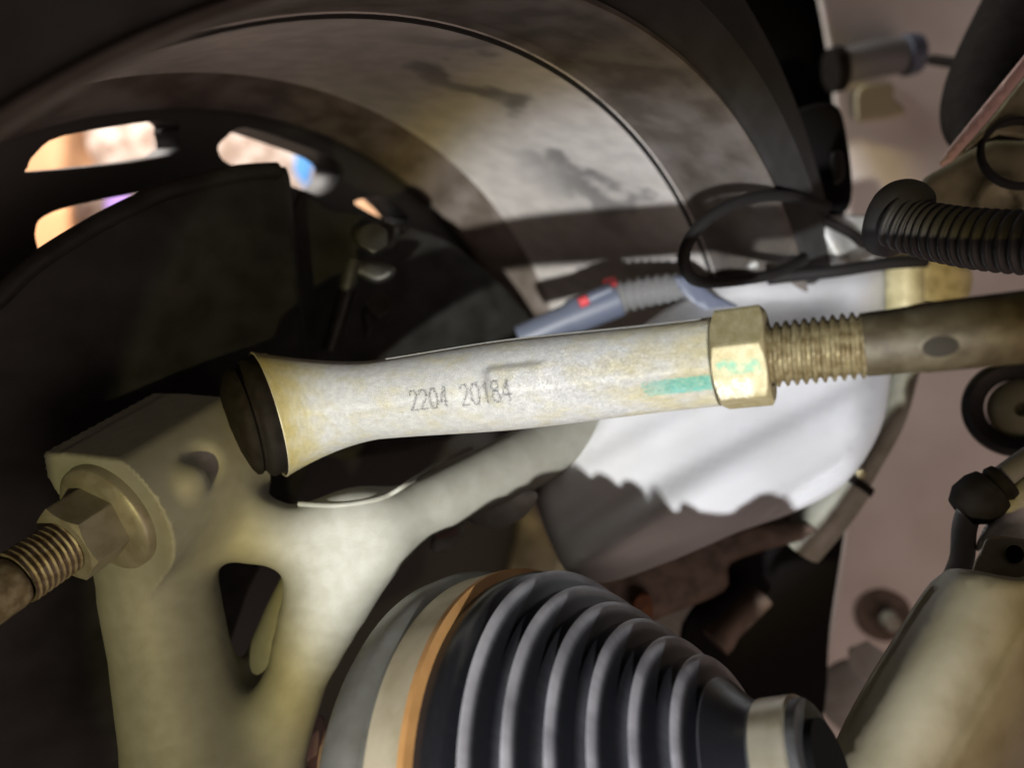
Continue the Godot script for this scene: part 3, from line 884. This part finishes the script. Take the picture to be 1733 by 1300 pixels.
# ------------------------------------------------------------------ tie rod
func tie_rod() -> void:
	var R0 := P(1733, 553, 166.5)
	var L0 := P(520, 690, 242.6)
	var u := (R0 - L0).normalized()
	var v := Vector3(0, 1, 0)
	v = (v - u * v.dot(u)).normalized()
	var w := u.cross(v)
	if w.z < 0: w = -w
	var S := stud_dir
	var K := Vector3(-0.87, -0.26, 0.43).normalized()       # the way the socket opens
	var so := P(455, 702, 252)
	var e1 := (Vector3(-0.29, 0.956, 0) - K * Vector3(-0.29, 0.956, 0).dot(K)).normalized()
	var e2 := K.cross(e1)
	if e2.z < 0: e2 = -e2
	# the shaft: loft from the round socket rim into the flattened forging
	var s := Shape.new()
	var N := 96
	var rows := 150
	var RI := 20.6
	var len_ := 0.0
	var p1 := axis_at(L0, u, 640)
	var p2 := axis_at(L0, u, 1212)
	var grid := []
	for i in rows + 1:
		var t := float(i) / rows
		var c: Vector3
		var a: Vector3
		var b: Vector3
		var ex := 2.0
		if t < 0.3:
			var k := t / 0.3
			var q := k * k * (3 - 2 * k)
			var mid := p1 - u * 0.019
			c = so.lerp(mid, k).lerp(mid.lerp(p1, k), k)
			var hq := 1.0 - pow(1.0 - k, 1.62)
			a = (e1 * RI).lerp(v * 11.6, hq)
			b = (e2 * RI).lerp(w * 11.6, hq)
		else:
			var k := (t - 0.3) / 0.7
			c = p1.lerp(p2, k)
			var h := 11.6 + 0.75 * smoothstep(0.0, 0.45, k) - 1.45 * smoothstep(0.4, 1.0, k)
			a = v * h
			b = w * h
		ex = lerpf(2.0, 2.08, smoothstep(0.1, 0.4, t))
		grid.append([c, a, b, ex])
	var pos := []
	for i in rows + 1:
		var row := []
		for k in N + 1:
			var th := TAU * k / N
			var ex: float = grid[i][3]
			var cx := signf(cos(th)) * pow(absf(cos(th)), 2.0 / ex)
			var sx := signf(sin(th)) * pow(absf(sin(th)), 2.0 / ex)
			var q: Vector3 = grid[i][0] + (grid[i][1] * cx + grid[i][2] * sx) * 0.001
			# raised forging mark along the middle of the face
			var tt := float(i) / rows
			var m := smoothstep(0.59, 0.61, tt) * smoothstep(0.73, 0.70, tt) * smoothstep(0.190, 0.205, float(k) / N) * smoothstep(0.36, 0.24, float(k) / N)
			q += grid[i][2].normalized() * m * 0.0012
			row.append(q)
		pos.append(row)
	var id := []
	for i in rows + 1:
		var row := []
		for k in N + 1:
			var du: Vector3 = pos[mini(i + 1, rows)][k] - pos[maxi(i - 1, 0)][k]
			var dv: Vector3 = pos[i][(k + 1) % N] - pos[i][(k - 1 + N) % N]
			var nn := du.cross(dv).normalized()
			if nn.dot(pos[i][k] - grid[i][0]) < 0: nn = -nn
			row.append(s.put(pos[i][k], nn, Vector2(float(i) / rows, float(k) / N * 2.0)))
		id.append(row)
	for i in rows:
		for k in N: s.quad(id[i][k], id[i][k + 1], id[i + 1][k + 1], id[i + 1][k])
	var cap := []
	for k in N: cap.append(pos[rows][k])
	s.flat(cap, u)
	var te := thing("tie_rod_end", "silvery zinc tie rod end with dotted date and turquoise paint", "tie rod end")
	var zm := StandardMaterial3D.new()
	zm.albedo_texture = shaft_texture()
	zm.roughness = 0.46
	zm.metallic = 0.4
	zm.heightmap_enabled = true
	zm.heightmap_texture = noise(0.38, [], 6, 2, FastNoiseLite.TYPE_SIMPLEX_SMOOTH, 1024)
	zm.heightmap_scale = 0.034
	obj("shaft", s, zm, te)
	var seam := []
	for i in range(52, rows - 1, 6): seam.append(pos[i][5])
	obj("forging_seam", tube(seam, 0.35, 8, 3), zm, te)
	obj("socket_rim", lathe(so, K, [Vector2(-0.7, 20.35), Vector2(0.0, 20.68), Vector2(0.3, 20.5), Vector2(0.2, 20.1), Vector2(-1.0, 19.6), Vector2(-4, 19.2)], 96), M.rim_zinc, te)
	obj("dust_boot", lathe(so, K, [Vector2(-2, 18.6), Vector2(1.5, 19.2), Vector2(3.4, 19.4), Vector2(4.6, 18.6), Vector2(5.4, 17.0), Vector2(6.2, 16.8), Vector2(7.0, 17.6), Vector2(8.4, 17.4), Vector2(10.0, 15.5), Vector2(12.0, 11.5), Vector2(13, 7)], 96), M.rubber_dull, te)
	obj("stud_thread", thread(stud_o + S * 0.0610, S, 15.0, 7.6, 6.5, 1.75), M.stud, te)
	obj("stud_tip", lathe(stud_o + S * 0.0760, S, [Vector2(0, 6.5), Vector2(1, 7.0), Vector2(2, 7.2), Vector2(40, 7.2), Vector2(42, 0)], 40), M.stud, te)
	# lock nut
	var nut := thing("lock_nut", "large brass coloured lock nut with turquoise smear on the threaded rod", "nut")
	var na := axis_at(L0, u, 1212)
	var nb := axis_at(L0, u, 1300)
	var roll := 0.32
	var f1 := Vector3.UP.cross(u).normalized()
	var f2 := u.cross(f1)
	var facing := Vector3(0, -0.22, 1).normalized()
	var v0 := fposmod((atan2(facing.dot(f2), facing.dot(f1)) - roll) / (PI / 3) + 0.5, 6.0) / 6.0
	var nm := StandardMaterial3D.new()
	nm.albedo_texture = nut_texture(v0, signf(-f1.cross(u).dot(f2) * Vector3.DOWN.dot(f1.rotated(u, atan2(facing.dot(f2), facing.dot(f1)) + 0.3) - f1.rotated(u, atan2(facing.dot(f2), facing.dot(f1))))) )
	nm.roughness = 0.55
	nm.metallic = 0.2
	obj("hexagon", hex_nut(na + u * 0.0004, u, 21.8, na.distance_to(nb) * 1000.0, 7.5, roll), nm, nut)
	# inner tie rod
	var rod := thing("inner_tie_rod", "dark oily inner tie rod with coarse thread running out right", "tie rod")
	var ta := nb - u * 0.004
	var tb := axis_at(L0, u, 1462)
	obj("screw_thread", thread(ta, u, ta.distance_to(tb) * 1000.0, 7.75, 6.45, 2.05), M.thread, rod)
	var tc := axis_at(L0, u, 1530)
	var k1 := tb.distance_to(tc) * 1000.0
	obj("bar", lathe(tb, u, [Vector2(-1, 6.0), Vector2(0, 7.2), Vector2(2, 7.3), Vector2(k1, 7.35), Vector2(k1 + 4, 7.75), Vector2(k1 + 60, 7.75), Vector2(k1 + 60, 0)], 64), M.rod, rod)

	# dark oval spot on the bar
	var oc := axis_at(L0, u, 1584)
	for part in [["oval_ring", 1.0, 0.035, M.thread], ["oval_spot", 0.72, 0.07, M.liner]]:
		var os := Shape.new()
		var rows2 := []
		for rr in 7:
			var edge := []
			for k in 33:
				var th := TAU * k / 32.0
				var b: float = 0.34 + 0.42 * part[1] * sin(th) * rr / 6.0
				var nn := w * cos(b) - v * sin(b)
				edge.append(os.put(oc + u * 0.0048 * part[1] * cos(th) * rr / 6.0 + nn * (7.75 + part[2]) * 0.001, nn))
			rows2.append(edge)
		for rr in 6:
			for k in 32: os.quad(rows2[rr][k], rows2[rr][k + 1], rows2[rr + 1][k + 1], rows2[rr + 1][k])
		obj(part[0], os, M.rod if part[0] == "oval_ring" else M.oval, rod)

func axis_at(L0: Vector3, u: Vector3, px: float) -> Vector3:   # where the rod's axis passes that column
	var k := (px - 866.5) / LENS
	var a := L0 - CAM
	return L0 + u * (-(a.x + k * a.z) / (u.x + k * u.z))

# ------------------------------------------------------------------ drive shaft
func drive_shaft() -> void:
	var O := P(972, 1370, 213)
	var E := P(1342, 1318, 183)
	var ax := (E - O).normalized()
	var L := O.distance_to(E) * 1000.0 / GROW
	var bt := thing("axle_boot", "black ribbed rubber axle boot shining in the torch light", "axle boot")
	var prof := [Vector2(-2, 59.0), Vector2(3, 59.4), Vector2(6, 59.2), Vector2(7.4, 58)]
	var n := 6
	var step := (L - 18.5) / n
	for i in n:
		var a := 8.0 + i * step
		var ro := lerpf(58.0, 29.0, i / 5.0)
		var ri := ro - lerpf(7.0, 7.0, i / 5.0)
		for k in 24:
			var ph := k / 24.0
			var c := 0.5 - 0.5 * cos(ph * TAU)
			prof.append(Vector2(a + ph * step, lerpf(ri + 1.6 * smoothstep(0.14, 0.0, minf(ph, 1.0 - ph)) - 1.5 * smoothstep(0.5, 0.62, ph) * smoothstep(0.9, 0.8, ph), ro, pow(c, 2.6))))
	var a_end := 8.0 + n * step
	prof.append_array([Vector2(a_end + 0.3, 22.5), Vector2(a_end + 2, 20.5), Vector2(L - 6, 18), Vector2(L - 4, 16.8), Vector2(L - 3, 16.4)])
	M.boot.albedo_texture = dust_light_texture(step)
	obj("bellows", lathe(O, ax, grown(prof), 144), M.boot, bt)
	obj("boot_sleeve", lathe(O, ax, grown([Vector2(L - 3.4, 16.5), Vector2(L + 6.6, 15.6), Vector2(L + 7.2, 15), Vector2(L + 7.2, 10)]), 80), M.boot_neck, bt)
	var cl := thing("large_boot_clamp", "wide cream coloured boot clamp with rusty orange stripe", "clamp")
	obj("strap", lathe(O, ax, grown([Vector2(-11.6, 59.4), Vector2(-11.2, 62.4), Vector2(-1.7, 61.9)]), 128), M.clamp, cl)
	obj("rust_stripe", lathe(O, ax, grown([Vector2(-1.7, 61.9), Vector2(-0.1, 61.7), Vector2(0.2, 59.2)]), 128), M.rust_stripe, cl)
	var sc := thing("small_boot_clamp", "narrow pale metal clamp at the thin end of the boot", "clamp")
	obj("strap", lathe(O, ax, grown([Vector2(L - 2.6, 16.2), Vector2(L - 2.3, 17.0), Vector2(L + 5, 16.6), Vector2(L + 5.4, 15.6)]), 96), M.band, sc)
	var js := thing("drive_shaft", "grey steel joint housing and dark axle shaft carrying the boot", "drive shaft")
	obj("joint_housing", lathe(O, ax, grown([Vector2(-28, 30), Vector2(-27.6, 50), Vector2(-26.5, 60), Vector2(-25, 63), Vector2(-22, 64.8), Vector2(-16, 65), Vector2(-14, 64.2), Vector2(-13, 62), Vector2(-3, 58.6), Vector2(-3, 20)]), 128), M.housing, js)
	obj("axle", lathe(O, ax, grown([Vector2(L - 10, 11.0), Vector2(L + 9, 11.0), Vector2(L + 9, 0)]), 48), M.liner, js)

const GROW := 1.065
func grown(prof: Array) -> Array:
	return prof.map(func(p): return p * GROW)

# black rubber; road dust and torchlight painted pale on the crest of each fold (v runs along the boot, 20 mm to a unit)
func dust_light_texture(step: float) -> ImageTexture:
	var W := 1024
	var H := 512
	var n1 := FastNoiseLite.new(); n1.seed = 41; n1.frequency = 0.012; n1.fractal_octaves = 4
	var n2 := FastNoiseLite.new(); n2.seed = 42; n2.frequency = 0.11; n2.fractal_octaves = 3
	M.boot.uv1_scale = Vector3(1, 1.0 / 4.0, 1)                 # the picture covers 80 mm
	var im := Image.create(W, H, false, Image.FORMAT_RGB8)
	for y in H:
		var x_mm := float(y) / H * 80.0 / GROW
		var ph := (x_mm - 8.0) / step
		var crest := 0.0
		if ph > 0.0 and ph < 6.0: crest = smoothstep(0.115, 0.05, absf(fposmod(ph, 1.0) - 0.53)) + 0.45 * smoothstep(0.05, 0.02, absf(fposmod(ph + 0.5, 1.0) - 0.5))
		for x in W:
			var a := n1.get_noise_2d(x, y * 0.6)
			var b := n2.get_noise_2d(x, y)
			var k := clampf(crest * (0.9 + a * 0.35), 0.0, 1.0)
			im.set_pixel(x, y, Color(0.10, 0.102, 0.12).lerp(Color(0.70, 0.70, 0.73), clampf(k * 0.85 + b * 0.04, 0.0, 1.0)))
	return ImageTexture.create_from_image(im)

# ------------------------------------------------------------------ sensor, cables and brackets above the tie rod
func upper_clutter() -> void:
	var con := thing("sensor_connector", "blue grey plug connector with two red clips above the tie rod", "connector")
	obj("plug_body", tube([P(880, 575, 356), P(960, 540, 354), P(1046, 506, 352)], func(l, t): return 6.6 if t < 0.55 else 8.0, 20, 8), M.connector, con)
	obj("latch", tube([P(985, 512, 347), P(1035, 488, 345)], 3.1, 12, 4), M.connector, con)
	obj("red_clip", tube([P(980, 513, 344), P(994, 507, 344)], 2.4, 12, 3), M.red, con)
	obj("red_clip", tube([P(1020, 481, 346), P(1042, 476, 346)], 2.2, 12, 3), M.red, con)
	var sl := thing("ribbed_cable_sleeve", "grey ribbed rubber sleeve joining the plug to its cable", "cable sleeve")
	obj("sleeve", tube([P(1036, 506, 352), P(1085, 496, 350), P(1150, 488, 346), P(1190, 492, 344)], func(l, t): return (6.8 + 0.8 * sin(l * 1.6)) * lerpf(1.0, 0.7, smoothstep(0.6, 1.0, t)), 20, 24), M.grey_rubber, sl)
	tag(obj("flat_grey_strap", relief(pv([1140, 468, 1172, 474, 1210, 500, 1262, 526, 1250, 545, 1200, 528, 1164, 506]), func(x, y): return 326.0, 1.6, 14.0, 0.8), M.connector), "flat grey strap slanting down behind the lock nut", "strap")
	tag(obj("looped_black_cable", tube([P(1400, 350, 330), P(1330, 332, 300), P(1262, 338, 284), P(1196, 372, 276), P(1160, 420, 274), P(1164, 462, 278), P(1200, 478, 290), P(1300, 466, 306), P(1360, 440, 325)], 2.2, 16, 14), M.rubber), "thick black cable bent into a loop above the lock nut", "cable")
	tag(obj("black_retaining_strap", tube([P(1300, 472, 322), P(1345, 466, 321), P(1420, 458, 320), P(1500, 446, 325), P(1566, 442, 328)], func(l, t): return 2.6, 12, 10), M.rubber), "black strap running to the pale yellow sleeve", "strap")
	var br := thing("crumpled_bracket", "light grey crumpled sheet bracket behind the cable loop", "bracket")
	obj("left_plate", relief(pv([1262, 452, 1300, 412, 1345, 384, 1372, 366, 1384, 400, 1360, 440, 1310, 452]), func(x, y): return 345.0 + 5.0 * sin(x * 0.06 + y * 0.05), 4.0, 12.0, 2.0), M.grey, br)
	obj("right_plate", relief(pv([1362, 392, 1392, 368, 1440, 364, 1482, 372, 1500, 410, 1490, 446, 1420, 452, 1360, 452]), func(x, y): return 340.0 + 6.0 * sin(x * 0.07 - y * 0.045), 4.0, 12.0, 3.0), M.grey, br)
	obj("bolt_head", hex_nut(P(1342, 372, 334), Vector3(0.1, 0, 1), 9.0, 6.0, 0.0), M.band, br)
	obj("rib", tube([P(1390, 370, 335), P(1440, 395, 331), P(1462, 412, 328), P(1490, 405, 327)], 2.2, 10, 6), M.rubber_dull, br)
	var bl := thing("dark_shade_bracket", "black bracket widened to stand in for shade left of the beige panel", "bracket")
	obj("plate", relief(pv([1225, 310, 1262, 262, 1340, 190, 1410, 176, 1432, 230, 1440, 340, 1400, 372, 1330, 380, 1250, 362]), func(x, y): return 352.0, 6.0, 24.0, 3.0), M.liner, bl)  # plate widened over the barrel, its black stands in for shadow
	obj("clip", relief(pv([1404, 262, 1424, 256, 1428, 300, 1408, 312]), func(x, y): return 347.0, 3.0, 10.0, 2.0), M.caliper, bl)

# ------------------------------------------------------------------ right-hand side
func right_side() -> void:
	var mo := thing("rubber_mount", "large round black rubber mount at the top right corner", "rubber mount")
	obj("rubber_body", tube([P(1790, -40, 330), P(1720, 100, 325), P(1672, 200, 322), P(1655, 262, 320)], func(l, t): return 23.0 * sqrt(clampf(1.0 - pow(t, 5.0), 0.05, 1)), 40, 10), M.rubber_dull, mo)
	var sb := thing("strut_bracket", "folded olive steel bracket with pink light painted on its flange edge", "bracket")
	obj("flange", relief(pv([1588, 276, 1600, 256, 1660, 182, 1740, 84, 1790, 20, 1810, 40, 1742, 116, 1672, 204, 1612, 272, 1594, 284]), func(x, y): return 262.0 - (1733 - x) * -0.02, 3.0, 16.0, 1.5, false), M.pinkish, sb)  # pink colour stands in for the warm light on this edge
	obj("web", relief(pv([1610, 274, 1672, 206, 1742, 118, 1820, 30, 1820, 270, 1740, 236, 1690, 228, 1650, 244]), func(x, y): return 268.0 + (x - 1650) * 0.05, 3.0, 18.0, 2.0, false), M.olive, sb)
	obj("lower_plate", relief(pv([1556, 312, 1600, 280, 1650, 250, 1700, 238, 1820, 262, 1820, 400, 1600, 400, 1562, 372]), func(x, y): return 276.0 - 4.0 * exp(-pow(Vector2(x - 1695, y - 345).length() - 38.0, 2.0) / 90.0), 4.0, 12.0, 4.0), M.olive, sb)
	obj("hole_rim", lathe(P(1722, 262, 268), Vector3(-0.2, 0.2, 1), [Vector2(0, 13), Vector2(3, 12.6), Vector2(3.2, 11.4), Vector2(0, 10.8)], 40), M.rubber, sb)
	# corrugated conduit
	var cd := thing("corrugated_conduit", "black corrugated conduit with smooth bent end at right", "conduit")
	obj("corrugated_tube", tube([P(1512, 372, 232), P(1560, 388, 226), P(1620, 400, 216), P(1690, 408, 206), P(1780, 412, 196), P(1850, 412, 190)], func(l, t): return (lerpf(7.4, 8.0, t) + 0.55 * signf(sin(l * 2.15)) * pow(absf(sin(l * 2.15)), 0.6)) , 28, 44), M.conduit, cd)
	obj("end_cuff", tube([P(1500, 420, 246), P(1502, 384, 240), P(1516, 352, 234), P(1536, 346, 231), P(1556, 366, 228)], func(l, t): return 7.2 * sqrt(clampf(1.0 - pow(absf(t * 2 - 1), 8.0), 0.1, 1)), 28, 10), M.conduit, cd)
	var ys := thing("yellow_sleeve", "pale yellow cylindrical sleeve with black band behind the rod", "sleeve")
	obj("sleeve", tube([P(1530, 418, 345), P(1530, 470, 345), P(1530, 560, 347)], func(l, t): return 7.7 * (1.0 if t > 0.06 else 0.85), 28, 12), M.yellow, ys)
	obj("band", tube([P(1530, 438, 345), P(1530, 454, 345)], 8.2, 28, 3), M.rubber, ys)
	tag(obj("yellow_block", relief(pv([1562, 440, 1640, 452, 1636, 510, 1600, 540, 1560, 540]), func(x, y): return 352.0, 10.0, 14.0, 4.0), M.yellow), "dull yellow block between the sleeve and the conduit", "block")
	# pipe and sleeve beside the control arm
	var pp := thing("grey_pipe", "grey green pipe in a short sleeve along the control arm edge", "pipe")
	obj("pipe", tube([P(1560, 520, 352), P(1532, 620, 350), P(1506, 710, 346), P(1462, 790, 342), P(1420, 860, 340)], 6.0, 24, 10), M.pipe, pp)
	obj("sleeve", tube([P(1438, 812, 338), P(1404, 862, 338), P(1352, 925, 344)], func(l, t): return 10.0 if l > 1.5 else 9.2, 28, 12), M.pipe, pp)
	obj("end_ring", tube([P(1440, 808, 337), P(1433, 819, 337)], 10.6, 28, 3), M.rubber_dull, pp)
	obj("rivet", tube([P(1455, 802, 330), P(1457, 803, 327)], 2.0, 12, 2), M.yellow, pp)
	# bushing and its cable
	var bu := thing("round_bushing", "black round rubber bushing with grey core at right edge", "bushing")
	obj("ring", lathe(P(1722, 690, 300), Vector3(-0.5, 0.05, 0.85), [Vector2(-12, 18), Vector2(-2, 19), Vector2(2, 18), Vector2(3, 16), Vector2(0, 12), Vector2(-6, 11)], 60), M.rubber, bu)
	obj("core", lathe(P(1730, 692, 300), Vector3(-0.5, 0.05, 0.85), [Vector2(-8, 12), Vector2(-3, 11.5), Vector2(-1, 9), Vector2(0, 3), Vector2(-4, 2.4), Vector2(-4, 0)], 48), M.olive, bu)
	var wc := thing("sensor_cable", "dark cable with round grommet hanging at the right edge", "cable")
	obj("cable", tube([P(1790, 745, 250), P(1740, 776, 246), P(1690, 812, 244), P(1650, 846, 244), P(1632, 890, 246), P(1626, 950, 250), P(1600, 1010, 258)], 3.6, 16, 10), M.grey_rubber, wc)
	obj("grommet", lathe(P(1664, 838, 244), Vector3(0.75, 0.6, 0.1), [Vector2(-9, 2), Vector2(-8.5, 5), Vector2(-5, 7.4), Vector2(0, 7.8), Vector2(3, 7.0), Vector2(4, 5.0), Vector2(5.5, 6.0), Vector2(7.5, 5.6), Vector2(8, 3)], 36), M.rubber_dull, wc)
	# heat shield, lower right
	var hs := thing("curved_ridge_shield", "large curved yellowish shield with raised ridge at lower right", "shield")
	obj("main_face", relief(pv([1380, 1340, 1420, 1240, 1462, 1160, 1510, 1082, 1560, 1004, 1586, 976, 1620, 962, 1720, 978, 1860, 990, 1860, 1420, 1380, 1420]),
		func(x, y):
			var e: float = (x - 1400) * 0.86 + (y - 1300) * 0.52       # distance from the outer edge
			var rg := e - 165.0 - 14.0 * sin(y * 0.006)
			var k := clampf(1.0 - e / 130.0, 0.0, 1.0)
			return 196.0 + 17.0 * (1.0 - sqrt(maxf(1.0 - k * k, 0.0))) - 1.8 * exp(-rg * rg / 70.0) + 26.0 * smoothstep(-30.0, 220.0, rg) + (1300 - y) * 0.03,
		4.0, 14.0, 3.0), M.ridge, hs)
	obj("tab", relief(pv([1650, 972, 1660, 930, 1676, 908, 1730, 912, 1830, 930, 1830, 1000, 1740, 990]), func(x, y): return 226.0 + (950 - y) * 0.05, 2.5, 14.0, 1.0), M.ridge, hs)
	obj("tab_hole", lathe(P(1716, 938, 225.4), Vector3(0, 0.1, 1), [Vector2(0, 2.6), Vector2(0.5, 2.4), Vector2(0.4, 0.5), Vector2(0.4, 0)], 24), M.liner, hs)
	tag(obj("pale_frame_lug", relief(pv([1650, 930, 1690, 850, 1740, 800, 1850, 790, 1850, 940, 1700, 920]), func(x, y): return 240.0, 10.0, 18.0, 6.0), M.grey), "pale grey lug behind the cable grommet and shield tab", "lug")
	var nn := thing("flange_bolt", "blurred grey hex bolt low on the beige panel", "bolt")
	obj("hexagon", hex_nut(P(1468, 1120, 420), Vector3(-0.4, 0.3, 0.8), 18.0, 12.0, 0.0), M.grey, nn)
	obj("flange", lathe(P(1450, 1180, 430), Vector3(-0.4, 0.3, 0.8), [Vector2(0, 20), Vector2(4, 19), Vector2(6, 14), Vector2(6, 0)], 36), M.grey, nn)
	# small parts under the knuckle fork
	var cb := thing("hub_bolt", "pinkish hub bolt under the fork of the knuckle", "bolt")
	obj("shank", tube([P(560, 1300, 262), P(520, 1230, 268)], 6.0, 20, 4), M.pinkish, cb)
	obj("hexagon", hex_nut(P(508, 1252, 258), Vector3(-0.2, 0.1, 1), 13.0, 8.0, 0.0), M.pinkish, cb)
